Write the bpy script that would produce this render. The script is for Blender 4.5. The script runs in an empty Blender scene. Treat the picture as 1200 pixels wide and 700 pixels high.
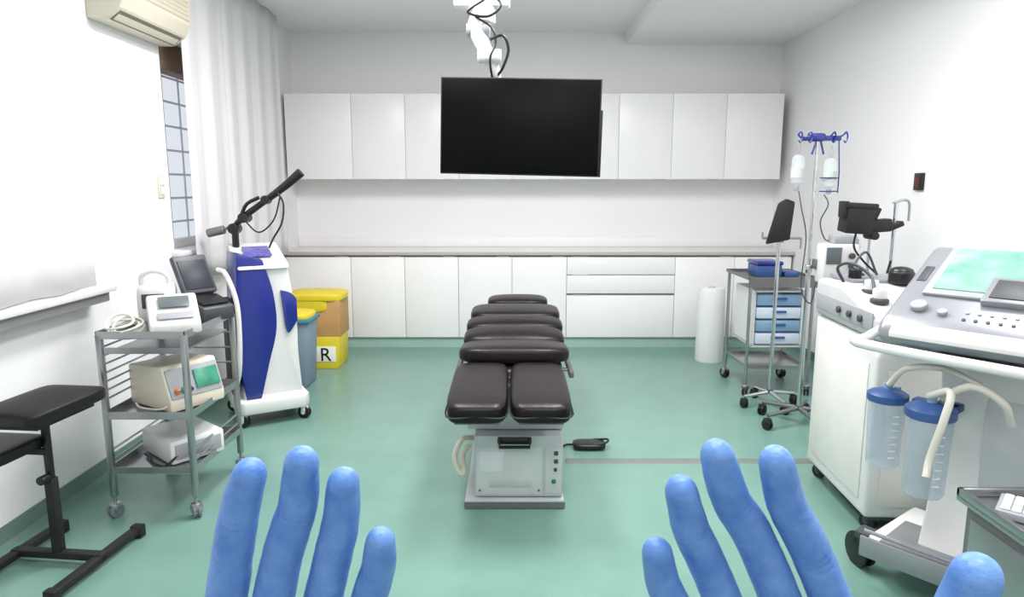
import bpy, bmesh, math, random
from mathutils import Vector, Matrix, Euler
random.seed(4)
S=bpy.context.scene
COL=S.collection
try: S.view_settings.view_transform='Standard'
except Exception: pass

# ---------------------------------------------------------------- materials
def lin(c):
    c=c/255.0
    return c/12.92 if c<=0.04045 else ((c+0.055)/1.055)**2.4
def rgb(t): return (lin(t[0]),lin(t[1]),lin(t[2]),1)
MATS={}
def mat(name,col,rough=0.5,metal=0.0,var=0.03,scale=8,bump=0.0,bscale=60,trans=0.0,emit=0.0,sss=0.0,coat=0.0,alpha=1.0,col2=None,translucent=0.0,spec=None):
    if name in MATS: return MATS[name]
    m=bpy.data.materials.new(name); m.use_nodes=True
    nt=m.node_tree; N=nt.nodes; b=N['Principled BSDF']; out=N['Material Output']
    tc=N.new('ShaderNodeTexCoord')
    nz=N.new('ShaderNodeTexNoise'); nz.inputs['Scale'].default_value=scale; nz.inputs['Detail'].default_value=3
    nt.links.new(tc.outputs['Object'],nz.inputs['Vector'])
    cr=N.new('ShaderNodeValToRGB')
    c=rgb(col)
    if col2 is None:
        a=[max(0,x*(1-var)) for x in c[:3]]; d=[min(1,x*(1+var)) for x in c[:3]]
    else:
        a=c[:3]; d=rgb(col2)[:3]
    cr.color_ramp.elements[0].position=0.3; cr.color_ramp.elements[1].position=0.7
    cr.color_ramp.elements[0].color=(*a,1); cr.color_ramp.elements[1].color=(*d,1)
    nt.links.new(nz.outputs['Fac'],cr.inputs['Fac'])
    nt.links.new(cr.outputs['Color'],b.inputs['Base Color'])
    b.inputs['Roughness'].default_value=rough; b.inputs['Metallic'].default_value=metal
    b.inputs['Transmission Weight'].default_value=trans
    b.inputs['Coat Weight'].default_value=coat
    b.inputs['Alpha'].default_value=alpha
    if spec is not None: b.inputs['Specular IOR Level'].default_value=spec
    if sss>0:
        b.inputs['Subsurface Weight'].default_value=sss
        b.inputs['Subsurface Scale'].default_value=0.004
    if emit>0:
        nt.links.new(cr.outputs['Color'],b.inputs['Emission Color'])
        b.inputs['Emission Strength'].default_value=emit
    if bump>0:
        n2=N.new('ShaderNodeTexNoise'); n2.inputs['Scale'].default_value=bscale; n2.inputs['Detail'].default_value=4
        nt.links.new(tc.outputs['Object'],n2.inputs['Vector'])
        bp=N.new('ShaderNodeBump'); bp.inputs['Strength'].default_value=bump; bp.inputs['Distance'].default_value=0.01
        nt.links.new(n2.outputs['Fac'],bp.inputs['Height']); nt.links.new(bp.outputs['Normal'],b.inputs['Normal'])
    if translucent>0:
        tr=N.new('ShaderNodeBsdfTranslucent'); nt.links.new(cr.outputs['Color'],tr.inputs['Color'])
        mx=N.new('ShaderNodeMixShader'); mx.inputs['Fac'].default_value=translucent
        nt.links.new(b.outputs[0],mx.inputs[1]); nt.links.new(tr.outputs[0],mx.inputs[2]); nt.links.new(mx.outputs[0],out.inputs['Surface'])
    MATS[name]=m
    return m

WALL=mat('wall_paint',(243,241,243),0.75,var=0.01,scale=2,bump=0.03,bscale=150)
CEIL=mat('ceiling_paint',(247,245,246),0.8,var=0.01)
FLOOR=mat('vinyl_floor',(112,150,138),0.28,col2=(119,157,146),scale=5,bump=0.015,bscale=30)
COVE=mat('vinyl_coving',(104,130,122),0.4,var=0.04)
LAM=mat('white_laminate',(246,244,244),0.32,var=0.008)
LAMB=mat('carcass_grey',(150,148,150),0.6)
WTOP=mat('worktop_laminate',(234,231,229),0.35,var=0.02)
WEDGE=mat('worktop_edge',(190,182,178),0.45)
PLINTH=mat('plinth_green',(160,188,180),0.5)
CLOTH=mat('curtain_cloth',(239,237,240),0.9,var=0.01,bump=0.05,bscale=200,translucent=0.22)
BLACK=mat('black_plastic',(18,18,20),0.38)
BLKM=mat('black_matte',(24,23,25),0.6)
SCREEN=mat('dark_screen',(6,5,8),0.35,var=0.01,spec=0.10)
STEEL=mat('brushed_steel',(172,174,176),0.28,metal=0.9,var=0.05,bump=0.02,bscale=90)
STEELD=mat('dull_steel',(128,128,130),0.4,metal=0.7,var=0.05)
CHROME=mat('chrome',(215,216,220),0.12,metal=1.0,var=0.02)
LEATHER=mat('aubergine_leatherette',(25,17,22),0.36,var=0.12,scale=20,bump=0.12,bscale=45,spec=0.28)
LEATHB=mat('black_leatherette',(22,18,21),0.42,var=0.1,scale=20,bump=0.12,bscale=70,spec=0.35)
WPL=mat('white_plastic',(226,225,224),0.36,var=0.015)
CREAM=mat('cream_plastic',(220,212,194),0.45,var=0.02)
GREYP=mat('grey_plastic',(160,162,168),0.42,var=0.03)
DGREY=mat('dark_grey_plastic',(66,68,74),0.45)
SILVER=mat('silver_paint',(150,152,158),0.33,metal=0.35,var=0.03)
LGREY=mat('light_grey_metal',(188,194,195),0.4,metal=0.1,var=0.02)
NAVY=mat('navy_blue_plastic',(28,42,128),0.3,var=0.05,coat=0.3)
BLUE=mat('blue_plastic',(52,84,140),0.4,var=0.05)
LBLUE=mat('pale_blue_plastic',(140,178,212),0.4,var=0.05,alpha=0.8)
CLEAR=mat('clear_plastic',(225,235,240),0.08,alpha=0.28)
CLBLUE=mat('clear_blue_plastic',(180,198,215),0.12,alpha=0.40)
YEL=mat('yellow_plastic',(226,204,48),0.45,var=0.05,bump=0.15,bscale=20)
CARD=mat('tan_cardboard',(196,150,96),0.7,var=0.06)
GBIN=mat('grey_blue_bin',(128,146,164),0.5,var=0.03)
PAPER=mat('white_paper',(236,236,236),0.8,var=0.01,bump=0.1,bscale=15)
GREEN=mat('green_display',(40,120,95),0.3,emit=0.15,col2=(70,150,122),scale=20)
PURP=mat('purple_display',(70,60,130),0.3,emit=0.2,col2=(110,104,176),scale=30)
TEAL=mat('teal_display',(92,150,136),0.6,emit=0.02,col2=(158,190,178),scale=8,spec=0.08)
LCD=mat('grey_lcd',(96,104,108),0.3,emit=0.05)
RED=mat('dark_red_plastic',(90,20,18),0.4)
GLASS=mat('window_glass',(205,222,235),0.05,alpha=0.10)
WOODB=mat('brown_shutter_box',(110,88,70),0.6,var=0.1)
BARP=mat('pale_grille_paint',(196,200,206),0.5)
RUBBER=mat('cable_cover_rubber',(116,124,119),0.6)
GLOVE=mat('blue_nitrile_glove',(80,124,194),0.42,col2=(108,150,210),scale=60,sss=0.10,bump=0.12,bscale=260)
SCRUB=mat('green_scrub_cloth',(70,130,120),0.9,bump=0.1)
LAMPM=mat('lamp_panel',(255,255,255),0.5,emit=1.0)
HOSE=mat('milky_hose',(225,222,210),0.3,alpha=0.85)
LABELW=mat('label_white',(245,245,240),0.6)
ORANGE=mat('orange_plastic',(220,120,50),0.5)

# ---------------------------------------------------------------- geometry accumulator
class G:
    def __init__(s): s.bm=bmesh.new(); s.mi=0
    def m(s,i): s.mi=i; return s
    def _add(s,t):
        for f in t.faces: f.material_index=s.mi
        bmesh.ops.recalc_face_normals(t,faces=t.faces)
        me=bpy.data.meshes.new('t'); t.to_mesh(me); s.bm.from_mesh(me); bpy.data.meshes.remove(me); t.free()
        return s
    def box(s,x0,x1,y0,y1,z0,z1,b=0.0,seg=2,rot=None,piv=None):
        t=bmesh.new(); bmesh.ops.create_cube(t,size=1)
        c=Vector(((x0+x1)/2,(y0+y1)/2,(z0+z1)/2))
        for v in t.verts: v.co=Vector((v.co.x*(x1-x0),v.co.y*(y1-y0),v.co.z*(z1-z0)))
        if b>0:
            b=min(b,0.49*min(abs(x1-x0),abs(y1-y0),abs(z1-z0)))
            bmesh.ops.bevel(t,geom=list(t.edges),offset=b,segments=seg,profile=0.5,affect='EDGES')
        if rot:
            R=Euler(rot).to_matrix()
            p=Vector(piv)-c if piv else Vector((0,0,0))
            for v in t.verts: v.co=R@(v.co-p)+p
        for v in t.verts: v.co+=c
        return s._add(t)
    def cyl(s,p0,p1,r,r2=None,n=20,b=0.0):
        p0=Vector(p0);p1=Vector(p1); d=p1-p0; L=d.length
        t=bmesh.new(); bmesh.ops.create_cone(t,cap_ends=True,segments=n,radius1=r,radius2=r if r2 is None else r2,depth=L)
        if b>0:
            ed=[e for e in t.edges if abs(e.verts[0].co.z-e.verts[1].co.z)<1e-6]
            bmesh.ops.bevel(t,geom=ed,offset=b,segments=3,profile=0.5,affect='EDGES')
        q=d.to_track_quat('Z','Y'); M=Matrix.Translation((p0+p1)/2)@q.to_matrix().to_4x4()
        bmesh.ops.transform(t,matrix=M,verts=t.verts)
        return s._add(t)
    def sph(s,c,r,n=16):
        if not isinstance(r,(tuple,list)): r=(r,r,r)
        t=bmesh.new(); bmesh.ops.create_uvsphere(t,u_segments=n,v_segments=max(8,n//2),radius=1)
        for v in t.verts: v.co=Vector((v.co.x*r[0]+c[0],v.co.y*r[1]+c[1],v.co.z*r[2]+c[2]))
        return s._add(t)
    def pad(s,c,size,n=6,rot=None,div=10,bul=0.0):
        t=bmesh.new(); bmesh.ops.create_cube(t,size=2)
        bmesh.ops.subdivide_edges(t,edges=list(t.edges),cuts=div,use_grid_fill=True)
        R=Euler(rot).to_matrix() if rot else Matrix.Identity(3)
        for v in t.verts:
            p=v.co; k=(abs(p.x)**n+abs(p.y)**n+abs(p.z)**n)**(1.0/n); p=p/k
            z=p.z
            if z>0: z+=bul*(1-p.x**2)*(1-p.y**2)
            v.co=R@Vector((p.x*size[0]/2,p.y*size[1]/2,z*size[2]/2))+Vector(c)
        return s._add(t)
    def prism(s,poly,axis,a0,a1,b=0.0,seg=2):
        t=bmesh.new()
        def P(p,a):
            return {'x':(a,p[0],p[1]),'y':(p[0],a,p[1]),'z':(p[0],p[1],a)}[axis]
        A=[t.verts.new(P(p,a0)) for p in poly]; B=[t.verts.new(P(p,a1)) for p in poly]
        n=len(poly)
        t.faces.new(A); t.faces.new(B[::-1])
        for i in range(n): t.faces.new((A[i],B[i],B[(i+1)%n],A[(i+1)%n]))
        bmesh.ops.recalc_face_normals(t,faces=t.faces)
        if b>0: bmesh.ops.bevel(t,geom=list(t.edges),offset=b,segments=seg,profile=0.5,affect='EDGES',clamp_overlap=True)
        return s._add(t)
    def tube(s,pts,r,n=10,sub=0,cap=True,closed=False):
        pts=[Vector(p) for p in pts]; rs=r if isinstance(r,(list,tuple)) else [r]*len(pts)
        if sub>0:
            np_=[];nr=[]
            m=len(pts); rng=m if closed else m-1
            for i in range(rng):
                if closed:
                    p0,p1,p2,p3=pts[(i-1)%m],pts[i],pts[(i+1)%m],pts[(i+2)%m]; ra,rb=rs[i],rs[(i+1)%m]
                else:
                    p1,p2=pts[i],pts[i+1]; p0=pts[i-1] if i>0 else p1*2-p2; p3=pts[i+2] if i+2<m else p2*2-p1; ra,rb=rs[i],rs[i+1]
                for j in range(sub):
                    u=j/sub
                    np_.append(0.5*((2*p1)+(p2-p0)*u+(2*p0-5*p1+4*p2-p3)*u*u+(3*p1-p0-3*p2+p3)*u**3)); nr.append(ra+(rb-ra)*u)
            if not closed: np_.append(pts[-1]); nr.append(rs[-1])
            pts,rs=np_,nr
        t=bmesh.new(); rings=[]; m=len(pts); up=None
        for i,p in enumerate(pts):
            if closed: d=(pts[(i+1)%m]-pts[i-1])
            else: d=(pts[min(i+1,m-1)]-pts[max(i-1,0)])
            if d.length<1e-9: d=Vector((0,0,1))
            d.normalize()
            if up is None:
                up=Vector((0,0,1)) if abs(d.z)<0.9 else Vector((1,0,0))
            up=(up-d*up.dot(d))
            if up.length<1e-6: up=d.orthogonal()
            up.normalize(); sd=d.cross(up)
            rings.append([t.verts.new(p+(up*math.cos(a)+sd*math.sin(a))*rs[i]) for a in [2*math.pi*k/n for k in range(n)]])
        for i in range(m if closed else m-1):
            A=rings[i];B=rings[(i+1)%m]
            for k in range(n): t.faces.new((A[k],A[(k+1)%n],B[(k+1)%n],B[k]))
        if cap and not closed: t.faces.new(rings[0][::-1]); t.faces.new(rings[-1])
        return s._add(t)
    def lathe(s,prof,c,n=28,axis='z'):
        t=bmesh.new(); rings=[]
        for (r,z) in prof:
            rings.append([t.verts.new((max(r,1e-4)*math.cos(2*math.pi*k/n),max(r,1e-4)*math.sin(2*math.pi*k/n),z)) for k in range(n)])
        for i in range(len(prof)-1):
            for k in range(n): t.faces.new((rings[i][k],rings[i][(k+1)%n],rings[i+1][(k+1)%n],rings[i+1][k]))
        t.faces.new(rings[0][::-1]); t.faces.new(rings[-1])
        bmesh.ops.translate(t,vec=Vector(c),verts=t.verts)
        return s._add(t)
    def sheet(s,f,nu,nv):
        t=bmesh.new(); V=[[t.verts.new(f(i/nu,j/nv)) for j in range(nv+1)] for i in range(nu+1)]
        for i in range(nu):
            for j in range(nv): t.faces.new((V[i][j],V[i+1][j],V[i+1][j+1],V[i][j+1]))
        for ff in t.faces: ff.material_index=s.mi
        me=bpy.data.meshes.new('t'); t.to_mesh(me); s.bm.from_mesh(me); bpy.data.meshes.remove(me); t.free(); return s
    def mesh(s,name,mats,ang=38):
        bm=s.bm
        for f in bm.faces: f.smooth=True
        for e in bm.edges:
            if len(e.link_faces)==2 and e.calc_face_angle(0)>math.radians(ang): e.smooth=False
        me=bpy.data.meshes.new(name); bm.to_mesh(me); bm.free()
        for m_ in (mats if isinstance(mats,(list,tuple)) else [mats]): me.materials.append(m_)
        return me

def thing(name,label,cat,loc=(0,0,0),rot=(0,0,0),group=None):
    o=bpy.data.objects.new(name,None); o.empty_display_size=0.05
    o.location=loc; o.rotation_euler=rot; COL.objects.link(o)
    o['label']=label; o['category']=cat
    if group: o['group']=group
    return o
def part(T,name,g,mats,label=None):
    o=bpy.data.objects.new(name,g.mesh(name,mats)); COL.objects.link(o); o.parent=T
    if label: o['label']=label
    return o
def solo(name,label,cat,g,mats,loc=(0,0,0),rot=(0,0,0),group=None):
    o=bpy.data.objects.new(name,g.mesh(name,mats)); COL.objects.link(o); o.location=loc; o.rotation_euler=rot
    o['label']=label; o['category']=cat
    if group: o['group']=group
    return o
def struct(name,g,mats,label):
    o=bpy.data.objects.new(name,g.mesh(name,mats)); COL.objects.link(o); o['kind']='structure'; o['label']=label; o['category']=name.split('_')[0]
    return o
def L(T,p):
    M=Matrix.Translation(T.location)@T.rotation_euler.to_matrix().to_4x4()
    return tuple(M.inverted()@Vector(p))
def castor(T,x,y,r=0.035,a=0.0,mats=None,h=0.03):
    g=G(); c,s=math.cos(a),math.sin(a)
    w=0.011 if r<0.05 else 0.018
    for k in (-1,1):
        g.m(0).cyl((x+c*(k*w-0.007*1)+0, y+s*(k*w-0.007), r),(x+c*(k*w+0.007),y+s*(k*w+0.007),r),r,n=20,b=0.004)
    g.m(1).cyl((x,y,r*0.9),(x,y,2*r+h),0.008,n=10)
    g.pad((x,y,r*1.55),(0.05,0.05,0.03+r*0.4),n=4,div=3)
    g.cyl((x-c*0.024,y-s*0.024,r),(x+c*0.024,y+s*0.024,r),r*0.35,n=12)
    return part(T,'castor',g,mats or [BLACK,STEELD])

XL,XR,YB,YF,H=-2.15,2.62,6.9,-1.0,2.98
# ---------------------------------------------------------------- room
struct('floor',G().box(XL-0.3,XR+0.2,YF-0.2,YB+0.2,-0.1,0),FLOOR,'mint green seamless vinyl floor')
struct('ceiling',G().box(XL-0.3,XR+0.2,YF-0.2,YB+0.2,H,H+0.1),CEIL,'plain white painted ceiling')
struct('trim_1',G().box(1.10,XR,YF,YB,2.87,H),CEIL,'lowered white ceiling soffit')
struct('wall_back',G().box(XL-0.3,XR+0.2,YB,YB+0.15,0,H),WALL,'white painted wall behind the cabinets')
struct('wall_right',G().box(XR,XR+0.15,YF,YB,0,H),WALL,'white painted side wall')
struct('wall_front',G().box(XL-0.3,XR+0.2,YF-0.15,YF,0,H),WALL,'white painted wall facing the cabinets')
W1=(0.7,3.25,1.03,2.6); W2=(4.34,6.1,1.10,2.42)
g=G()
x0,x1=XL-0.3,XL
g.box(x0,x1,YF,W1[0],0,H); g.box(x0,x1,W1[0],W1[1],0,W1[2]); g.box(x0,x1,W1[0],W1[1],W1[3],H)
g.box(x0,x1,W1[1],W2[0],0,H); g.box(x0,x1,W2[0],W2[1],0,W2[2]); g.box(x0,x1,W2[0],W2[1],W2[3],H); g.box(x0,x1,W2[1],YB,0,H)
struct('wall_left',g,WALL,'white painted wall with two curtained windows')
def window(name,W,label):
    g=G(); y0,y1,z0,z1=W; xa,xb=XL-0.16,XL-0.11
    g.m(0).box(xa,xb,y0,y1,z0,z0+0.06,0.006); g.box(xa,xb,y0,y1,z1-0.06,z1,0.006)
    n=2
    for i in range(n+1):
        y=y0+(y1-y0)*i/n; g.box(xa,xb,max(y0,y-0.03),min(y1,y+0.03),z0+0.05,z1-0.05,0.005)
    g.m(1).box(xa+0.025,xa+0.031,y0+0.03,y1-0.03,z0+0.05,z1-0.05)
    g.m(2)
    k=8
    for i in range(1,k): g.cyl((XL-0.24,y0+0.005,z0+(z1-z0)*i/k),(XL-0.24,y1-0.005,z0+(z1-z0)*i/k),0.008,n=8)
    for i in range(1,6): g.cyl((XL-0.24,y0+0.24*i,z0+0.002),(XL-0.24,y0+0.24*i,z1-0.002),0.007,n=8)
    g.m(3).box(xa-0.0,xb+0.07,y0,y1,z1-0.18,z1-0.001,0.01)
    struct(name,g,[WPL,GLASS,BARP,WOODB],label)
window('window_1',W1,'window with white frame behind curtains')
window('window_2',W2,'barred window with brown shutter box behind curtains')
struct('trim_2',G().m(0).box(XL,XL+0.14,0.6,3.44,0.985,1.015,0.005).m(1).box(XL,XL+0.11,0.6,3.42,0.935,0.985,0.004),[WPL,LAMB],'white window sill ledge')
struct('trim_3',G().box(XL,XL+0.06,4.3,6.15,1.07,1.10,0.005),WPL,'white window sill ledge')
def cove(x,sgn): 
    return [(x,0),(x+sgn*0.035,0),(x+sgn*0.012,0.02),(x+sgn*0.006,0.09),(x,0.09)]
struct('baseboard_left',G().prism(cove(XL,1),'y',YF,6.3),COVE,'green vinyl coved skirting')
struct('baseboard_right',G().prism(cove(XR,-1),'y',YF,6.3),COVE,'green vinyl coved skirting')

# ---------------------------------------------------------------- curtains
def curtain(y0,y1,z0,z1,x,amp,nf,label):
    g=G()
    def f(u,v):
        y=y0+(y1-y0)*u
        a=amp*(0.6+0.4*(1-v))
        xx=x+a*math.sin(nf*2*math.pi*u)+0.3*a*math.sin(nf*4*math.pi*u)*(1 if v<0.6 else 0.8)
        return (xx,y,z0+(z1-z0)*v)
    g.sheet(f,110,14)
    o=solo('curtain',label,'curtain',g,CLOTH,group='white window curtains')
    md=o.modifiers.new('s','SOLIDIFY'); md.thickness=0.003
    return o
curtain(0.5,1.75,1.02,2.97,XL+0.085,0.022,6,'white fabric curtain panel hanging to the sill')
curtain(1.752,2.62,1.02,2.97,XL+0.085,0.018,3,'white fabric curtain panel hanging to the sill')
curtain(2.622,3.36,1.02,2.97,XL+0.085,0.018,2,'white fabric curtain panel hanging to the sill')
curtain(4.42,5.05,0.90,2.97,XL+0.105,0.018,2,'white fabric curtain panel beside the barred window gap')
curtain(5.052,5.64,0.90,2.97,XL+0.105,0.018,2,'white fabric curtain panel over the far window')
curtain(5.642,6.24,0.90,2.97,XL+0.105,0.018,2,'white fabric curtain panel next to the wall cabinets')

# ---------------------------------------------------------------- cabinets
YC=6.32
def base_cab(xa,xb,kind,label):
    T=thing('base_cabinet',label,'cabinet',((xa+xb)/2,YC,0),group='white base cabinets')
    w=(xb-xa)/2
    part(T,'body',G().box(-w+0.001,w-0.001,0.022,0.57,0.10,0.885),LAMB)
    part(T,'plinth',G().box(-w,w,0.03,0.05,0.0,0.10),PLINTH,'pale green plinth')
    if kind=='door':
        d=part(T,'door',G().box(-w+0.002,w-0.002,0,0.02,0.105,0.865,0.002),LAM)
        part(d,'handle',G().box(w-0.14,w-0.03,-0.006,0.012,0.866,0.872,0.001),WPL)
    else:
        for (a,b) in ((0.105,0.505),(0.525,0.695),(0.703,0.865)):
            d=part(T,'drawer',G().box(-w+0.002,w-0.002,0,0.02,a,b,0.002),LAM)
            part(d,'handle',G().box(-w+0.05,-w+0.2,-0.006,0.012,b+0.001,b+0.006,0.001),WPL)
for a,b in ((-2.12,-1.5),(-1.5,-1.0),(-1.0,-0.5),(-0.5,0.0),(0.0,0.51)): base_cab(a,b,'door','white laminate base cabinet with a flat door under the worktop')
base_cab(0.51,1.52,'drawers','wide white laminate drawer cabinet with three drawers')
for a,b in ((1.52,2.07),(2.07,2.6)): base_cab(a,b,'door','white laminate base cabinet behind the equipment trolley')
T=thing('worktop','long pale worktop running over the base cabinets','countertop',(0,YC,0.885))
part(T,'board',G().m(0).box(XL+0.003,XR-0.003,-0.015,YB-YC-0.002,0.004,0.032,0.002).m(1).box(XL+0.003,XR-0.003,-0.022,-0.0152,0.0,0.032,0.001),[WTOP,WEDGE])
part(T,'upstand',G().box(XL+0.003,XR-0.003,YB-YC-0.03,YB-YC-0.003,0.033,0.125,0.002),LAM,'pale upstand strip')
YU=6.55
ed=[-2.12,-1.5,-1.0,-0.5,0.0,0.5,1.0,1.5,2.0,2.53]
for a,b in zip(ed[:-1],ed[1:]):
    T=thing('wall_cabinet','white laminate wall cabinet with a flat door','cabinet',((a+b)/2,YU,1.585),group='white wall cabinets')
    w=(b-a)/2
    part(T,'body',G().box(-w+0.001,w-0.001,0.021,YB-YU-0.002,0,0.78),LAM)
    d=part(T,'door',G().box(-w+0.0015,w-0.0015,0,0.02,-0.003,0.78,0.002),LAM)
    part(d,'handle',G().box(w-0.16,w-0.05,-0.004,0.01,-0.008,-0.0035,0.001),GREYP)

# ---------------------------------------------------------------- AC, switches
T=thing('air_conditioner','cream wall-mounted split air conditioner above the window gap','air conditioner',(XL,3.99,2.35))
part(T,'housing',G().prism([(0.0,0.0),(0.10,0.0),(0.17,0.05),(0.205,0.12),(0.205,0.27),(0.18,0.30),(0.0,0.30)],'y',-0.36,0.36,0.008),CREAM)
g=G()
for i in range(5): g.box(0.207,0.211,-0.33,0.33,0.14+i*0.025,0.146+i*0.025)
g.box(0.203,0.208,-0.33,0.33,0.135,0.25)
part(T,'grille',g,mat('grille_cream',(206,197,178),0.5))  # slats and backing in a slightly darker cream than the housing
part(T,'air_flap',G().box(0.10,0.185,-0.32,0.32,0.028,0.036,0.002,rot=(0,-0.75,0)),CREAM)
part(T,'outlet',G().box(0.095,0.165,-0.33,0.33,0.018,0.03,rot=(0,-0.7,0)),mat('vent_dark',(120,112,98),0.7))
T=thing('light_switch','pale wall switch plate by the window','light switch',(XL,4.23,1.51))
part(T,'plate',G().box(0,0.01,-0.035,0.035,-0.07,0.07,0.003),CREAM)
part(T,'rocker',G().box(0.01,0.015,-0.02,0.02,0.005,0.05,0.002),WPL)
part(T,'rocker',G().box(0.01,0.015,-0.02,0.02,-0.05,-0.005,0.002),WPL)
T=thing('wall_control_box','small dark red and black control box on the wall','control box',(XR,4.44,1.54))
part(T,'housing',G().box(-0.02,0,-0.045,0.045,-0.055,0.055,0.004),BLACK)
part(T,'button_panel',G().box(-0.024,-0.02,-0.025,0.025,-0.03,0.025,0.002),RED)
T=thing('power_socket','white wall socket plate','socket',(XR,5.2,1.1))
part(T,'plate',G().box(-0.01,0,-0.08,0.08,-0.04,0.04,0.003),WPL)
for k in (-1,1): part(T,'outlet',G().box(-0.012,-0.0101,k*0.0375-0.0225,k*0.0375+0.0225,-0.02,0.02,0.001),GREYP)

# ---------------------------------------------------------------- monitor + arm
T=thing('television','large flat black screen hanging over the treatment table','television',(0.045,3.93,1.835),(math.radians(0),math.radians(1.4),math.radians(-4)))
part(T,'screen',G().box(-0.440,0.440,-0.0215,-0.0195,-0.256,0.259,0.0005),SCREEN)
part(T,'bezel',G().box(-0.447,0.447,-0.0195,0.012,-0.264,0.266,0.004).box(-0.30,0.30,0.012,0.05,-0.2,0.2,0.01),BLKM)
part(T,'side_cover',G().box(0.447,0.458,-0.012,0.02,-0.264,0.10,0.003),BLACK)
T=thing('monitor_arm','white jointed ceiling arm with black cables holding the screen','monitor arm',(-0.15,3.98,2.98))
def A(p): return (p[0]+0.15,p[1]-3.98,p[2]-2.98)
part(T,'ceiling_plate',G().cyl((0,0,-0.03),(0,0,0),0.13,n=32,b=0.006).cyl(A((-0.15,3.98,2.55)),A((-0.15,3.98,2.95)),0.045,n=24),WPL)
part(T,'upper_arm',G().box(-0.17,0.14,-0.05,0.05,-0.50,-0.42,0.02).cyl(A((-0.15,3.98,2.40)),A((-0.15,3.98,2.56)),0.06,n=24,b=0.01),WPL)
g=G(); g.tube([A((-0.17,3.96,2.47)),A((-0.20,3.95,2.38)),A((-0.17,3.95,2.30)),A((-0.13,3.96,2.22))],[0.04,0.045,0.042,0.036],n=16,sub=5)
part(T,'lower_arm',g,WPL)
part(T,'joint',G().cyl(A((-0.25,3.95,2.36)),A((-0.12,3.95,2.36)),0.036,n=20,b=0.006),GREYP)
part(T,'joint',G().cyl(A((-0.19,3.95,2.22)),A((-0.06,3.95,2.22)),0.038,n=20,b=0.006),WPL)
g=G(); g.tube([A((-0.13,3.96,2.22)),A((-0.10,3.99,2.15)),A((-0.08,4.03,2.05)),A((-0.02,4.03,1.95))],[0.036,0.034,0.030,0.028],n=16,sub=4)
g.box(0.06,0.28,0.006,0.05,-1.19,-1.02,0.004)
part(T,'wrist_bracket',g,WPL)
for P_,r_ in (([(-0.12,3.92,2.55),(-0.06,3.90,2.48),(-0.13,3.90,2.42),(-0.24,3.89,2.44),(-0.15,3.88,2.50)],0.007),
    ([(-0.12,3.90,2.30),(-0.05,3.90,2.32),(-0.02,3.92,2.25),(-0.05,3.94,2.16),(-0.09,4.0,2.10),(-0.06,4.0,2.0)],0.008),
    ([(-0.2,3.9,2.42),(-0.11,3.9,2.36),(-0.09,3.9,2.28),(-0.12,3.9,2.20),(-0.11,3.98,2.10)],0.006)):
    part(T,'cable',G().tube([A(p) for p in P_],r_,sub=8),BLACK)

# ---------------------------------------------------------------- operating table
T=thing('operating_table','padded aubergine treatment table on a light grey motor base','operating table',(0.012,3.02,0))
for sx in (-1,1):
    ox=-0.025
    pd=part(T,'leg_pad',G().pad((ox+sx*0.142,0.13,0.545),(0.272,0.70,0.10),n=6,rot=(0.03,0,0),bul=0.12),LEATHER)
    part(pd,'seam',G().tube([(ox+sx*0.142+a*0.128,0.13+b*0.335,0.54+b*0.01) for a,b in ((-1,-1),(0,-1.03),(1,-1),(1,0),(1,1),(0,1.0),(-1,1),(-1,0))],0.004,closed=True,sub=5,n=6),BLKM)
    part(T,'pad_support',G().box(ox+sx*0.142-0.10,ox+sx*0.142+0.10,-0.16,0.44,0.475,0.50,0.005),STEELD)
part(T,'seat_pad',G().pad((0,0.69,0.60),(0.60,0.40,0.09),n=5,rot=(-0.10,0,0),bul=0.35),LEATHER)
part(T,'lumbar_pad',G().pad((0,1.0,0.60),(0.60,0.27,0.11),n=4,rot=(0.10,0,0),bul=0.3),LEATHER)
part(T,'back_pad',G().pad((0.005,1.27,0.625),(0.61,0.28,0.10),n=4,rot=(0.05,0,0),bul=0.3),LEATHER)
part(T,'shoulder_pad',G().pad((0.01,1.60,0.645),(0.60,0.40,0.09),n=5,rot=(0.0,0,0),bul=0.25),LEATHER)
part(T,'head_pad',G().pad((0.03,1.98,0.665),(0.44,0.30,0.08),n=4,bul=0.25),LEATHER)
g=G(); g.box(-0.26,0.26,0.46,1.82,0.515,0.55,0.006); g.box(-0.12,0.12,1.8,2.08,0.60,0.625,0.005)
for sx in (-1,1):
    g.box(sx*0.305-0.012,sx*0.305+0.012,0.5,1.78,0.50,0.535,0.003)
    for yy in (0.6,1.1,1.6): g.cyl((sx*0.25,yy,0.52),(sx*0.31,yy,0.52),0.010,n=8)
part(T,'frame',g,STEELD)
g=G(); g.box(-0.225,0.235,0.10,0.60,0.36,0.475,0.008); g.box(-0.20,0.21,0.30,1.35,0.05,0.52,0.01)
part(T,'column_cover',g,LGREY)
part(T,'base_plate',G().box(-0.235,0.235,0.01,1.55,0.0,0.045,0.006).m(1).box(-0.238,0.238,0.006,0.012,0.005,0.035),[LGREY,STEELD])
g=G(); g.box(-0.19,0.228,0.03,0.5,0.05,0.355,0.012)
bx=part(T,'motor_box',g,LGREY)
part(bx,'grip',G().box(-0.08,0.08,0.020,0.034,0.315,0.35,0.006).tube([(-0.07,0.02,0.345),(-0.07,0.0,0.31),(0.07,0.0,0.31),(0.07,0.02,0.345)],0.008,n=8),BLACK)
for (a,b,c_) in ((0.205,0.26,0.28),(0.205,0.22,0.24),(0.2,0.18,0.197)): part(bx,'switch',G().box(0.185,a,0.022,0.032,b,c_,0.003),DGREY)
part(bx,'switch',G().box(0.175,0.195,0.022,0.032,0.12,0.14,0.003),mat('green_button',(40,120,70),0.4))
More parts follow.
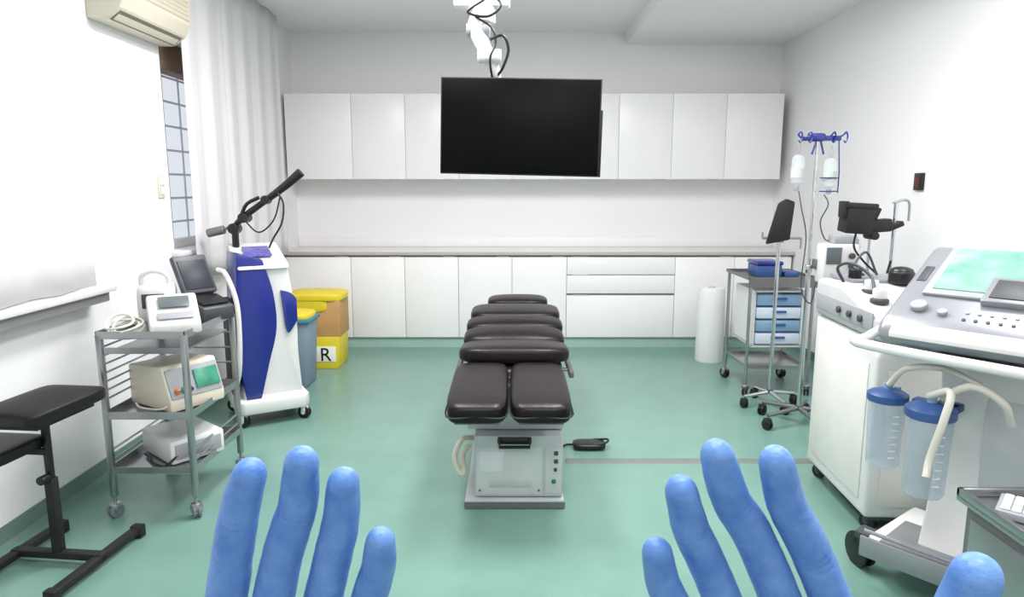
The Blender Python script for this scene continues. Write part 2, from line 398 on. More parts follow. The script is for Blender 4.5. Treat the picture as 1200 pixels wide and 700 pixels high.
part(bx,'panel',G().box(-0.18,0.13,0.0275,0.0305,0.065,0.30,0.001).box(0.145,0.222,0.0275,0.0305,0.07,0.30,0.001),mat('panel_grey',(198,203,202),0.45))
part(bx,'label_plate',G().box(-0.165,-0.05,0.026,0.028,0.18,0.28,0.0005),mat('pale_sticker',(214,217,219),0.5))
part(bx,'screw',G().cyl((-0.165,0.0255,0.085),(-0.165,0.029,0.085),0.006,n=10),STEELD)
part(bx,'screw',G().cyl((0.115,0.0255,0.085),(0.115,0.029,0.085),0.006,n=10),STEELD)
part(bx,'lower_vent',G().box(-0.12,0.08,0.026,0.0285,0.10,0.135,0.001),mat('vent_pale',(178,184,184),0.5))
part(T,'strap',G().tube([(-0.20,0.15,0.30),(-0.25,0.10,0.31),(-0.285,0.08,0.24),(-0.27,0.07,0.17),(-0.245,0.08,0.15),(-0.25,0.12,0.22),(-0.22,0.14,0.27)],0.013,sub=6),CREAM)
for sx in (-1,1): part(T,'side_lever',G().cyl((sx*0.29-0.01,0.15,0.42),(sx*0.29-0.01,0.55,0.44),0.009),DGREY)
part(T,'side_bracket',G().box(0.240,0.265,0.2,0.45,0.38,0.47,0.004),DGREY)
T=thing('foot_pedal','black foot pedal on the floor beside the treatment table','foot pedal',(0.45,3.80,0))
part(T,'pedal',G().pad((0,0,0.022),(0.19,0.12,0.035),n=4),BLACK)
part(T,'cable',G().tube([(-0.08,0,0.02),(-0.13,0.03,0.008),(-0.17,-0.02,0.008),(-0.19,0.0,0.008)],0.006,sub=6),BLACK)
part(T,'loop',G().tube([(0.02,-0.045,0.035),(0.09,-0.04,0.045),(0.11,0.02,0.045),(0.03,0.045,0.035)],0.006,sub=6),BLACK)
solo('cable_cover','flat grey rubber cable cover lying across the floor','cable cover',G().prism([(-0.035,0),(0.035,0),(0.02,0.008),(-0.02,0.008)],'x',0.30,2.1),RUBBER,(0,3.60,0.0))

# ---------------------------------------------------------------- instrument cart near window
def tray(g,x0,x1,y0,y1,z,rim=0.025):
    g.box(x0,x1,y0,y1,z-0.004,z,0.001)
    g.box(x0,x1,y0,y0+0.004,z,z+rim); g.box(x0,x1,y1-0.004,y1,z,z+rim)
    g.box(x0,x0+0.004,y0,y1,z,z+rim); g.box(x1-0.004,x1,y0,y1,z,z+rim)
CX,CY=-1.64,3.215
T=thing('medical_cart','three-tier stainless steel cart carrying small devices','cart',(CX,CY,0))
w,dp=0.187,0.262
for sx in (-1,1):
    for sy in (-1,1):
        part(T,'leg',G().box(sx*w-0.013,sx*w+0.013,sy*dp-0.013,sy*dp+0.013,0.10,0.86,0.004),STEEL)
        castor(T,sx*w,sy*dp,0.033,0.5*sx,[mat('grey_wheel',(120,122,126),0.5),STEEL])
for z in (0.215,0.475,0.845):
    g=G(); tray(g,-w-0.01,w+0.01,-dp-0.01,dp+0.01,z,0.03); part(T,'shelf',g,STEEL)
for z in (0.56,0.60,0.64,0.68,0.72,0.76,0.80): part(T,'guard_rail',G().cyl((-w,-dp,z),(-w,dp,z),0.005,n=8),STEEL)
for z in (0.60,0.68,0.76): part(T,'guard_rail',G().cyl((-w,dp,z),(w,dp,z),0.005,n=8),STEEL)
for z in (0.27,0.32):
    for sx in (-1,1): part(T,'guard_rail',G().cyl((sx*w,-dp,z),(sx*w,dp,z),0.005,n=8),STEEL)
part(T,'drawer_shelf',G().box(-w+0.02,w-0.02,-dp+0.02,dp-0.02,0.772,0.78).box(-w+0.02,w-0.02,-dp,-dp+0.006,0.772,0.80),STEEL)

T=thing('ultrasound_device','white desktop medical device with angled display on the cart','medical device',(-1.575,3.10,0.851),(0,0,math.radians(30)))
part(T,'body',G().prism([(-0.13,0.0),(0.12,0.0),(0.12,0.14),(0.06,0.16),(-0.10,0.07),(-0.13,0.05)],'x',-0.095,0.115,0.012),WPL)
part(T,'display',G().box(-0.05,0.08,-0.05,0.03,0.131,0.135,0.002,rot=(0.51,0,0)),LCD)
part(T,'keypad',G().box(-0.06,0.09,-0.115,-0.07,0.080,0.084,0.002,rot=(0.51,0,0)),GREYP)
T=thing('coiled_cable','coiled white probe cable lying on the cart','cable',(-1.735,3.03,0.851),(math.radians(24),0,0))
g=G()
for k in range(5):
    g.tube([((0.074-0.004*k)*math.cos(a)+0.005*k*(1 if k%2 else -1),0.058*math.sin(a)-0.003*k,0.012+k*0.014+0.006*math.sin(a*2+k)) for a in [2*math.pi*i/20 for i in range(20)]],0.0055,closed=True,n=8)
part(T,'coil',g,mat('offwhite_cable',(228,224,214),0.4))
T=thing('probe_holder','white device with carrying handle behind the coiled cable','medical device',(-1.735,3.30,0.851),(0,0,math.radians(15)))
part(T,'body',G().pad((0,0,0.10),(0.16,0.18,0.19),n=5),WPL)
part(T,'handle',G().tube([(-0.06,-0.02,0.17),(-0.055,-0.03,0.23),(0.0,-0.035,0.255),(0.055,-0.03,0.23),(0.06,-0.02,0.17)],0.012,sub=5),WPL)
part(T,'dark_panel',G().box(-0.05,0.05,-0.094,-0.088,0.08,0.15,0.004),DGREY)
T=thing('portable_monitor','dark grey folding monitor standing open on the cart','monitor',(-1.53,3.38,0.851),(0,0,math.radians(56)))
part(T,'base',G().prism([(-0.10,0),(0.08,0),(0.08,0.12),(-0.10,0.07)],'x',-0.085,0.085,0.01),DGREY)
part(T,'lid',G().box(-0.09,0.09,0.035,0.07,0.12,0.33,0.01,rot=(-0.5,0,0),piv=(0,0.055,0.12)),DGREY)
part(T,'screen',G().box(-0.075,0.075,0.031,0.036,0.14,0.30,0.003,rot=(-0.5,0,0),piv=(0,0.055,0.12)),mat('blank_screen',(50,53,62),0.35,spec=0.2))
part(T,'key_bed',G().box(-0.07,0.07,-0.085,0.03,0.097,0.103,0.001,rot=(0.27,0,0)),BLACK)
T=thing('electrosurgical_unit','beige electrosurgical unit with green display on the middle shelf','medical device',(-1.625,3.20,0.482),(0,0,math.radians(58)))
part(T,'body',G().prism([(-0.17,0.0),(0.16,0.0),(0.16,0.19),(-0.11,0.21),(-0.17,0.05)],'x',-0.14,0.14,0.01),CREAM)
part(T,'front_panel',G().box(-0.13,0.13,-0.149,-0.139,0.055,0.195,0.003,rot=(-0.36,0,0)),GREYP)
part(T,'display',G().box(0.00,0.12,-0.157,-0.149,0.085,0.175,0.002,rot=(-0.36,0,0)),GREEN)
for i in range(3): part(T,'knob',G().cyl((-0.1+i*0.033,-0.145,0.10),(-0.1+i*0.033,-0.175,0.09),0.011,n=14),[ORANGE,GREEN,DGREY][i])
part(T,'cable',G().tube([(-0.1,-0.14,0.04),(-0.155,-0.13,0.02),(-0.165,-0.05,0.008),(-0.175,0.02,0.008),(-0.16,0.08,0.012)],0.005,sub=6),WPL)
T=thing('power_unit','flat white equipment box on the bottom shelf','medical device',(-1.62,3.21,0.216),(0,0,math.radians(50)))
part(T,'body',G().box(-0.13,0.13,-0.16,0.16,0.006,0.12,0.012),WPL)
part(T,'front_panel',G().box(-0.11,0.11,-0.165,-0.158,0.03,0.10,0.002),GREYP)
part(T,'cable',G().tube([(-0.1,-0.16,0.05),(-0.155,-0.15,0.012),(-0.17,-0.06,0.010),(-0.16,0.0,0.02),(-0.15,0.08,0.012)],0.006,sub=6),BLACK)

# ---------------------------------------------------------------- laser machine
T=thing('laser_machine','white and navy blue surgical laser on castors with black articulated arm','laser machine',(-1.64,4.42,0),(0,0,math.radians(30)))
part(T,'base',G().prism([(-0.19,-0.26),(0.19,-0.26),(0.23,-0.2),(0.23,0.2),(-0.23,0.2),(-0.23,-0.2)],'z',0.085,0.17,0.015).prism([(-0.24,0.085),(0.22,0.085),(0.18,0.2),(0.0,0.27),(-0.15,0.27)],'x',-0.17,0.19,0.01),WPL)
for (cx,cy) in ((-0.19,-0.21),(0.19,-0.21),(-0.19,0.18),(0.19,0.18)): castor(T,cx,cy,0.042,0.8,[BLACK,WPL],0.0)
def curve_pts(P,sub=6):
    out=[]; m=len(P)
    for i in range(m-1):
        p1,p2=Vector(P[i]),Vector(P[i+1]); p0=Vector(P[i-1]) if i>0 else 2*p1-p2; p3=Vector(P[i+2]) if i+2<m else 2*p2-p1
        for j in range(sub):
            u=j/sub; q=0.5*((2*p1)+(p2-p0)*u+(2*p0-5*p1+4*p2-p3)*u*u+(3*p1-p0-3*p2+p3)*u**3); out.append((q.x,q.y))
    out.append(tuple(P[-1])); return out
right=curve_pts([(0.13,1.02),(0.15,0.88),(0.175,0.65),(0.175,0.45),(0.19,0.17)])
split=curve_pts([(-0.07,0.17),(-0.01,0.40),(0.045,0.62),(0.035,0.85),(-0.02,1.06)])
part(T,'front_shell',G().prism(right+split,'y',-0.19,0.20,0.006),WPL)
left=curve_pts([(-0.17,1.10),(-0.185,0.88),(-0.19,0.60),(-0.185,0.40),(-0.16,0.17)])
part(T,'side_shell',G().prism(left+split[:],'y',-0.205,0.20,0.006),NAVY,'navy blue curved shell')
part(T,'rear_housing',G().box(-0.17,0.16,0.18,0.27,0.17,1.0,0.02),WPL)
part(T,'accent_panel',G().prism(curve_pts([(0.08,0.86),(0.14,0.84),(0.176,0.80)],3)+curve_pts([(0.176,0.66),(0.12,0.58),(0.10,0.62)],3),'y',-0.212,0.05,0.004),NAVY,'navy blue chevron panel')
part(T,'console',G().prism([(-0.22,1.0),(-0.20,1.03),(0.16,1.14),(0.22,1.12),(0.22,1.0)],'x',-0.17,0.14,0.012),WPL)
part(T,'display',G().box(-0.10,0.06,-0.12,0.05,1.095,1.101,0.002,rot=(0.295,0,0)),PURP)
part(T,'handle',G().tube([(-0.15,0.22,1.05),(-0.15,0.30,1.07),(0.12,0.30,1.07),(0.12,0.22,1.05)],0.014,n=12),WPL)
part(T,'cable_holder',G().box(-0.235,-0.19,-0.16,0.10,0.20,0.80,0.012),BLKM,'black side cable holder')
lp=lambda x,y,z: L(T,(x,y,z))
g=G(); g.cyl(lp(-1.80,4.45,1.02),lp(-1.80,4.45,1.27),0.022,n=16).cyl(lp(-1.80,4.41,1.24),lp(-1.80,4.49,1.24),0.035,n=20,b=0.005)
part(T,'arm_post',g,BLACK)
g=G(); g.tube([lp(-1.83,4.44,1.22),lp(-1.74,4.44,1.31),lp(-1.60,4.44,1.41),lp(-1.46,4.44,1.51),lp(-1.35,4.44,1.60)],[0.014,0.022,0.020,0.026,0.030],n=14,sub=3)
g.cyl(lp(-1.73,4.40,1.31),lp(-1.73,4.50,1.31),0.032,n=18,b=0.004).cyl(lp(-1.58,4.40,1.425),lp(-1.58,4.47,1.425),0.028,n=18,b=0.004)
g.tube([lp(-1.74,4.42,1.33),lp(-1.70,4.42,1.40),lp(-1.62,4.42,1.44)],0.012,n=10,sub=3)
part(T,'articulated_arm',g,BLACK)
part(T,'counterweight',G().cyl(lp(-1.97,4.43,1.21),lp(-1.86,4.43,1.235),0.028,n=18,b=0.005).cyl(lp(-1.86,4.43,1.235),lp(-1.72,4.44,1.31),0.008,n=8),STEELD)
part(T,'cable',G().tube([lp(-1.50,4.42,1.47),lp(-1.46,4.40,1.40),lp(-1.47,4.38,1.28),lp(-1.53,4.38,1.18),lp(-1.56,4.38,1.12)],0.006,sub=6),BLKM)
part(T,'cable',G().tube([lp(-1.72,4.40,1.30),lp(-1.62,4.38,1.22),lp(-1.52,4.38,1.30),lp(-1.48,4.40,1.44)],0.005,sub=6),BLKM)
part(T,'hose',G().tube([lp(-1.82,4.20,1.0),lp(-1.74,4.12,0.98),lp(-1.67,4.08,0.82),lp(-1.66,4.07,0.6),lp(-1.68,4.08,0.38),lp(-1.74,4.15,0.25)],0.015,sub=6),WPL)
# ---------------------------------------------------------------- bins
T=thing('waste_bin','grey blue plastic waste bin with yellow and green liner bag','waste bin',(-1.65,5.12,0))
part(T,'body',G().prism([(-0.10,0.0),(0.10,0.0),(0.13,0.52),(-0.13,0.52)],'y',-0.12,0.13,0.015),GBIN)
part(T,'rim',G().box(-0.145,0.145,-0.145,0.155,0.50,0.535,0.012),mat('blue_green_rim',(70,130,150),0.5))
part(T,'liner_bag',G().pad((0.0,0.0,0.545),(0.27,0.28,0.06),n=4,bul=0.4),YEL)
T=thing('biohazard_box','tan and yellow clinical waste box with yellow bag and letter R','waste box',(-1.655,5.72,0))
part(T,'body',G().box(-0.21,0.22,-0.14,0.18,0.27,0.58,0.004),CARD)
part(T,'lower_bin',G().prism([(-0.20,0.0),(0.20,0.0),(0.215,0.27),(-0.205,0.27)],'y',-0.15,0.17,0.008),YEL)
bg=part(T,'liner_bag',G().pad((0.0,0.02,0.60),(0.48,0.36,0.08),n=5,bul=0.2).pad((-0.06,-0.13,0.54),(0.36,0.05,0.13),n=4),YEL)
lb=part(T,'label',G().box(0.01,0.18,-0.156,-0.1505,0.06,0.19,0.001),LABELW,'white label')
cu=bpy.data.curves.new('letter','FONT'); cu.body='R'; cu.size=0.16; cu.extrude=0.001; cu.align_x='CENTER'
to=bpy.data.objects.new('tmp_letter',cu); COL.objects.link(to)
bpy.context.view_layer.update()
me=bpy.data.meshes.new_from_object(to.evaluated_get(bpy.context.evaluated_depsgraph_get()))
bpy.data.objects.remove(to)
me.materials.clear(); me.materials.append(BLACK)
ro=bpy.data.objects.new('letter',me); COL.objects.link(ro); ro.parent=lb; ro.location=(0.095,-0.158,0.07); ro.rotation_euler=(math.pi/2,0,0)

# ---------------------------------------------------------------- footrest stand
T=thing('footrest_stand','black padded footrest with two pads on a height-adjustable stand','footrest',(-1.83,2.56,0),(0,0,math.radians(-6)))
h=0.665
part(T,'pad',G().pad((0.0,0,h),(0.28,0.40,0.055),n=8,bul=0.05),LEATHB)
part(T,'lower_pad',G().pad((-0.14,-0.10,h-0.15),(0.26,0.26,0.05),n=8,bul=0.05),LEATHB)
part(T,'pad_plate',G().box(-0.10,0.10,-0.15,0.15,h-0.05,h-0.028,0.003),BLKM)
part(T,'post',G().box(-0.018,0.018,-0.018,0.018,0.05,h*0.55,0.004).m(1).box(-0.012,0.012,-0.012,0.012,h*0.5,h-0.03,0.003),[BLKM,BLACK])
part(T,'bracket',G().box(-0.20,0.01,-0.02,0.0,h-0.20,h-0.175,0.003),BLKM)
part(T,'knob',G().cyl((0.0,-0.016,h*0.56),(0.0,-0.055,h*0.56),0.018,n=14,b=0.003),BLACK)
g=G(); g.box(-0.20,0.20,-0.02,0.02,0.025,0.055,0.005); g.box(0.16,0.20,-0.26,0.24,0.02,0.05,0.005); g.box(-0.20,-0.16,-0.26,0.24,0.02,0.05,0.005)
g.box(0.155,0.205,-0.275,-0.24,0.0,0.055,0.006).box(0.155,0.205,0.21,0.25,0.0,0.055,0.006).box(-0.205,-0.155,-0.275,-0.24,0.0,0.055,0.006).box(-0.205,-0.155,0.21,0.25,0.0,0.055,0.006)
part(T,'base_frame',g,BLKM)

# ---------------------------------------------------------------- paper roll
T=thing('paper_roll','tall white couch paper roll standing on the floor by the cabinets','paper roll',(1.735,5.86,0))
part(T,'roll',G().lathe([(0.118,0),(0.122,0.01),(0.118,0.3),(0.112,0.62),(0.104,0.645),(0.03,0.65)],(0,0,0)),PAPER)
part(T,'core',G().lathe([(0.026,0.64),(0.03,0.652),(0.02,0.652),(0.018,0.645)],(0,0,0)),CARD)

# ---------------------------------------------------------------- equipment trolley
TX=1.93
T=thing('equipment_trolley','grey steel trolley with blue and white drawers below its top','trolley',(TX,5.07,0))
w,dp=0.225,0.24
for sx in (-1,1):
    for sy in (-1,1):
        part(T,'leg',G().cyl((sx*w,sy*dp,0.09),(sx*w,sy*dp,0.86),0.012,n=12),STEEL)
        castor(T,sx*w,sy*dp,0.04,0.4*sy,[BLACK,STEEL],0.0)
g=G(); tray(g,-w-0.02,w+0.02,-dp-0.02,dp+0.02,0.855,0.02); g.box(-w-0.02,w+0.02,-dp-0.022,-dp-0.016,0.80,0.855)
part(T,'top_shelf',g,STEELD)
g=G(); tray(g,-w,w,-dp,dp,0.20,0.02); part(T,'bottom_shelf',g,STEEL)
g=G(); g.box(-0.17,0.17,-0.20,0.2,0.755,0.77); g.box(-0.18,-0.165,-0.2,0.2,0.36,0.77); g.box(0.165,0.18,-0.2,0.2,0.36,0.77); g.box(-0.18,0.18,-0.2,0.2,0.35,0.365)
fr=part(T,'drawer_frame',g,WPL)
for i in range(4):
    z=0.375+i*0.095
    d=part(T,'drawer',G().box(-0.16,0.16,-0.215,0.18,z,z+0.08,0.008),LBLUE if i%2 else mat('white_blue_plastic',(205,216,232),0.4),'translucent drawer')
    part(d,'handle',G().box(-0.05,0.05,-0.23,-0.213,z+0.045,z+0.06,0.003),BLUE)
T=thing('storage_box','blue plastic box on top of the trolley','box',(TX-0.05,5.05,0.857))
part(T,'body',G().box(-0.09,0.09,-0.11,0.11,0,0.085,0.01),BLUE)
part(T,'lid',G().box(-0.096,0.096,-0.116,0.116,0.085,0.115,0.01),NAVY)
T=thing('instrument_tray','small blue tray beside the storage box','tray',(TX+0.12,5.05,0.857))
part(T,'dish',G().box(-0.055,0.055,-0.09,0.09,0,0.035,0.008),BLUE)

def star(T,r,n=5,z=0.09,mt=CHROME,a0=0.3,rc=0.03):
    for i in range(n):
        a=a0+2*math.pi*i/n
        part(T,'foot',G().tube([(0.02*math.cos(a),0.02*math.sin(a),z+0.02),(r*math.cos(a),r*math.sin(a),z)],[0.016,0.011],n=10),mt)
        castor(T,r*math.cos(a),r*math.sin(a),rc,a,[BLACK,BLKM],0.0)
# support stand with dark pad
T=thing('support_stand','chrome stand with a tilted black pad in front of the trolley','stand',(1.79,4.58,0))
star(T,0.19,4,0.08,CHROME,0.2)
part(T,'pole',G().cyl((0,0,0.09),(0,0,1.18),0.013,n=14),CHROME)
part(T,'black_pad',G().prism([(-0.10,1.13),(0.055,1.16),(0.075,1.41),(0.02,1.43),(-0.03,1.40)],'y',-0.05,-0.012,0.01),BLKM)
part(T,'bracket',G().cyl((-0.12,-0.02,1.17),(0.14,-0.02,1.17),0.008,n=10).cyl((0.14,-0.02,1.17),(0.14,-0.02,1.10),0.007,n=8).cyl((-0.12,-0.02,1.17),(-0.12,-0.02,1.21),0.007,n=8).box(-0.025,0.025,-0.025,0.02,1.14,1.20,0.005),STEEL)
# IV stand
T=thing('infusion_stand','chrome infusion stand with blue hook bar and black castors','infusion stand',(1.835,4.20,0))
star(T,0.25,5,0.09,STEELD,-1.5,0.034)
part(T,'pole',G().cyl((0,0,0.09),(0,0,1.0),0.015,n=14).cyl((0,0,1.0),(0,0,1.80),0.010,n=14).cyl((0,0,0.98),(0,0,1.03),0.022,n=14,b=0.003),CHROME)
g=G(); g.box(-0.10,0.14,-0.012,0.012,1.78,1.81,0.006); g.pad((0,0,1.80),(0.09,0.05,0.05),n=4,div=4)
for sx in (-0.12,-0.06,0.08,0.15): g.tube([(sx*0.8,0,1.795),(sx,-0.01,1.815),(sx+0.012,-0.02,1.83),(sx+0.02,-0.02,1.80),(sx+0.01,-0.02,1.77),(sx,-0.02,1.78)],0.005,sub=4,n=6)
g.cyl((-0.03,-0.005,1.70),(-0.005,-0.005,1.79),0.006,n=8).cyl((0.04,-0.005,1.70),(0.015,-0.005,1.79),0.006,n=8)
part(T,'hook_bar',g,NAVY)
for rr_,zz in ((0.055,1.48),(0.055,1.56)):
    part(T,'basket_ring',G().tube([(rr_*math.cos(a)+0.08,rr_*0.8*math.sin(a)-0.02,zz) for a in [i*math.pi/6 for i in range(12)]],0.0035,closed=True,n=6),NAVY)
part(T,'basket_bar',G().tube([(0.135,-0.02,1.47),(0.135,-0.02,1.60),(0.12,-0.02,1.78)],0.004,n=6),NAVY)
part(T,'tubing',G().tube([(0.055,-0.02,1.46),(0.07,-0.05,1.40),(0.03,-0.05,1.30),(0.06,-0.05,1.20),(0.1,-0.05,1.18)],0.004,sub=6,n=6),DGREY)
part(T,'tubing',G().tube([(-0.10,-0.02,1.48),(-0.09,-0.05,1.38),(-0.05,-0.05,1.2),(-0.06,-0.05,0.9),(0.00,-0.06,0.8),(0.03,-0.05,0.93)],0.004,sub=6,n=6),DGREY)
for i,(bx_,bz,lb_) in enumerate(((-0.115,1.51,'clear infusion bottle hanging from the hook bar'),(0.08,1.49,'clear infusion bottle in blue holder'))):
    B=thing('infusion_bottle',lb_,'infusion bottle',(1.835+bx_,4.18,bz),group='infusion bottles')
    part(B,'bottle',G().lathe([(0.008,-0.03),(0.014,-0.02),(0.014,0.0),(0.036,0.02),(0.038,0.12),(0.036,0.17),(0.02,0.185),(0.003,0.19)],(0,0,0),n=20),CLEAR)
    part(B,'label',G().lathe([(0.0392,0.05),(0.0392,0.11)],(0,0,0),n=20),mat('pale_bottle_label',(190,198,190),0.6),'pale label')
    part(B,'cap',G().lathe([(0.015,-0.022),(0.016,-0.02),(0.016,0.0),(0.012,0.002)],(0,0,0),n=16),GREYP)
    part(B,'hanger',G().tube([(0,0,0.185),(0.01,0,0.22),(0,0,0.26),(-0.01,0,0.22)],0.002,sub=4,closed=True,n=6),STEEL)
T=thing('patient_monitor','white patient monitor with dials clamped to the infusion stand','patient monitor',(1.975,4.12,0.93))
part(T,'housing',G().box(-0.115,0.10,-0.06,0.06,0,0.24,0.018),WPL)
part(T,'screen',G().box(-0.10,-0.01,-0.066,-0.058,0.12,0.22,0.003),LCD)
for z in (0.05,0.11,0.17): part(T,'dial',G().cyl((0.05,-0.058,z),(0.05,-0.08,z),0.018,n=16,b=0.003),DGREY)
part(T,'top_unit',G().box(-0.05,0.09,-0.04,0.05,0.24,0.29,0.01),GREYP)
part(T,'clamp',G().box(-0.128,-0.11,0.02,0.07,0.08,0.14,0.004),STEELD)
# black holder stand
T=thing('leg_holder_stand','steel stand carrying a boxy black device on a clamp','stand',(2.12,3.80,0))
star(T,0.22,4,0.08,STEELD,0.8)
part(T,'pole',G().cyl((0,0,0.09),(0,0,1.42),0.012,n=14).cyl((-0.13,0,0.95),(-0.13,0,1.38),0.009,n=12).cyl((-0.13,0,0.97),(0.0,0,0.97),0.009,n=10),CHROME)
g=G(); g.box(-0.30,-0.15,-0.08,0.03,1.255,1.415,0.010,rot=(0.08,0.06,0)); g.box(-0.31,-0.14,-0.09,-0.075,1.39,1.42,0.006,rot=(0,0.06,0)); g.box(-0.17,-0.04,-0.06,0.02,1.26,1.33,0.01,rot=(0,-0.08,0)); g.box(-0.32,-0.29,-0.07,0.0,1.34,1.43,0.006)
g.box(-0.05,0.03,-0.05,0.01,1.28,1.31,0.008,rot=(0,-0.4,0)); g.box(-0.16,-0.11,-0.05,0.01,1.33,1.40,0.008,rot=(0,0.4,0)); g.cyl((-0.13,-0.06,1.24),(-0.13,0.04,1.24),0.022,n=16,b=0.003)
part(T,'device_holder',g,BLKM)
part(T,'crossbar',G().tube([(-0.02,0,1.42),(0.06,-0.01,1.43),(0.07,-0.01,1.32)],0.007,n=8,sub=4).tube([(0.0,0.0,1.30),(-0.2,-0.01,1.28)],0.007,n=8),STEEL)
part(T,'cable',G().tube([(-0.22,-0.03,1.28),(-0.24,-0.05,1.18),(-0.18,-0.05,1.10),(-0.12,-0.04,1.05),(-0.05,-0.03,1.0),(-0.02,-0.03,1.1)],0.006,sub=6,n=8),BLKM)

# ---------------------------------------------------------------- machine A
T=thing('suction_unit','white cabinet-style surgical suction unit with grey control head','surgical machine',(1.87,3.10,0),(0,0,math.radians(-3)))
part(T,'cabinet',G().prism([(-0.33,0.075),(0.34,0.075),(0.34,0.86),(-0.29,0.86),(-0.33,0.80)],'x',-0.32,0.30,0.02,3),WPL)
part(T,'side_panel',G().box(-0.326,-0.318,-0.27,0.28,0.14,0.76,0.004),mat('offwhite_panel',(232,229,224),0.4))
part(T,'front_door',G().box(-0.27,0.26,-0.338,-0.328,0.13,0.74,0.006),mat('offwhite_panel2',(228,225,220),0.4))
part(T,'base_plate',G().box(-0.30,0.29,-0.32,0.33,0.06,0.085,0.006),DGREY)
part(T,'control_head',G().prism([(-0.35,0.865),(0.34,0.865),(0.34,1.05),(0.05,1.06),(-0.33,0.97)],'x',-0.335,0.31,0.03,4),mat('warm_grey_plastic',(196,196,198),0.4))
part(T,'head_band',G().box(-0.341,-0.334,-0.30,0.30,0.90,0.98,0.003),GREYP)
part(T,'top_plate',G().box(-0.28,0.28,0.06,0.32,1.055,1.075,0.008),SILVER)
for i in range(3): part(T,'dial',G().cyl((-0.341,-0.20+i*0.11,0.94),(-0.355,-0.20+i*0.11,0.94),0.016,n=20,b=0.004),DGREY)
for (x,y) in ((-0.26,-0.18),(-0.24,-0.05),(-0.10,-0.16)):
    zz=0.98+0.26*(y+0.33)*0.6
    part(T,'pressure_knob',G().m(1).cyl((x,y,zz),(x,y,zz+0.02),0.038,n=22,b=0.004).m(0).cyl((x,y,zz+0.02),(x,y,zz+0.065),0.030,n=22,b=0.006),[WPL,DGREY])
part(T,'round_cap',G().cyl((-0.24,0.12,1.075),(-0.24,0.12,1.12),0.03,n=20,b=0.005),BLACK)
part(T,'round_cap',G().cyl((-0.06,0.05,1.06),(-0.06,0.05,1.12),0.055,n=24,b=0.01).sph((-0.06,0.05,1.12),(0.05,0.05,0.02)),BLACK)
part(T,'blue_button',G().cyl((-0.22,0.02,1.03),(-0.22,0.02,1.08),0.022,n=18,b=0.004),BLUE)
part(T,'blue_button',G().cyl((-0.16,-0.22,0.99),(-0.16,-0.22,1.02),0.018,n=18,b=0.004),BLUE)
part(T,'cable',G().tube([(-0.3,0.1,1.06),(-0.34,0.08,1.13),(-0.32,-0.02,1.16),(-0.26,-0.08,1.11),(-0.27,-0.15,1.05)],0.007,sub=6),DGREY)
part(T,'cable',G().tube([(-0.1,0.2,1.08),(-0.15,0.22,1.19),(-0.22,0.18,1.13),(-0.20,0.12,1.09)],0.006,sub=6),DGREY)
for (cx,cy) in ((-0.27,-0.27),(0.25,-0.27),(-0.27,0.28),(0.25,0.28)): castor(T,cx,cy,0.035,0.6,[BLACK,DGREY],0.0)

# ---------------------------------------------------------------- machine B (console)
T=thing('surgical_console','large silver console with touch screen on a white wheeled column','surgical machine',(1.77,2.33,0),(0,0,math.radians(-50)))
part(T,'base',G().prism([(-0.36,-0.20),(-0.28,-0.26),(0.28,-0.26),(0.36,-0.20),(0.34,0.20),(-0.34,0.20)],'z',0.11,0.17,0.015).m(1).box(-0.30,-0.05,-0.25,0.0,0.17,0.185,0.004),[WPL,SILVER])
part(T,'tray_rail',G().tube([(-0.35,-0.26,0.21),(0.35,-0.26,0.21)],0.008,n=8).box(-0.36,0.36,-0.275,-0.262,0.11,0.19,0.004),SILVER)
for (cx,cy,rr_) in ((-0.405,-0.14,0.07),(-0.02,-0.31,0.045),(0.33,-0.18,0.05),(0.30,0.16,0.05)): castor(T,cx,cy,rr_,1.0,[BLACK,BLACK],0.0)
part(T,'castor_arm',G().box(-0.42,-0.33,-0.18,-0.10,0.125,0.155,0.006),DGREY)
part(T,'castor_arm',G().box(-0.06,0.02,-0.33,-0.24,0.105,0.135,0.006),DGREY)
col=curve_pts([(-0.17,0.17),(-0.10,0.35),(-0.07,0.6),(-0.10,0.85),(-0.20,0.98)])
part(T,'column',G().prism([(0.20,0.17),(0.20,0.98)]+col[::-1],'x',-0.20,0.24,0.02,3),WPL)
part(T,'column_panel',G().prism([(-0.085,0.40),(-0.05,0.40),(-0.05,0.80),(-0.08,0.80),(-0.095,0.6)],'x',-0.05,0.20,0.005),mat('column_panel_grey',(200,202,206),0.4))
part(T,'console_housing',G().prism([(-0.30,0.95),(-0.33,1.00),(-0.29,1.045),(0.16,1.275),(0.22,1.255),(0.22,1.10),(0.05,0.96)],'x',-0.35,0.45,0.028,4),SILVER)
part(T,'housing_band',G().prism([(-0.335,0.985),(-0.337,1.002),(-0.30,1.035),(-0.29,1.0)],'x',-0.30,0.40,0.003),WPL)
al=math.atan2(0.23,0.45)
def onface(x0,x1,s0,s1,th,b=0.003):
    g=G(); L0=Vector((0,-0.29,1.045)); 
    t=Vector((0,math.cos(al),math.sin(al))); nn=Vector((0,-math.sin(al),math.cos(al)))
    cc=L0+t*((s0+s1)/2)+nn*(th/2-0.001)
    g.box(x0,x1,cc.y-(s1-s0)/2,cc.y+(s1-s0)/2,cc.z-th/2,cc.z+th/2,b,rot=(al,0,0)); return g
part(T,'screen_bezel',onface(-0.27,0.25,0.16,0.49,0.014,0.006),GREYP)
part(T,'touch_screen',onface(-0.245,0.22,0.19,0.47,0.018,0.003),TEAL)
part(T,'lcd_panel',onface(-0.08,0.10,0.13,0.28,0.026,0.006),SILVER)
part(T,'lcd_screen',onface(-0.06,0.08,0.15,0.26,0.030,0.002),DGREY)
part(T,'key_panel',onface(0.27,0.41,0.19,0.30,0.022),WPL)
t=Vector((0,math.cos(al),math.sin(al))); nn=Vector((0,-math.sin(al),math.cos(al)))
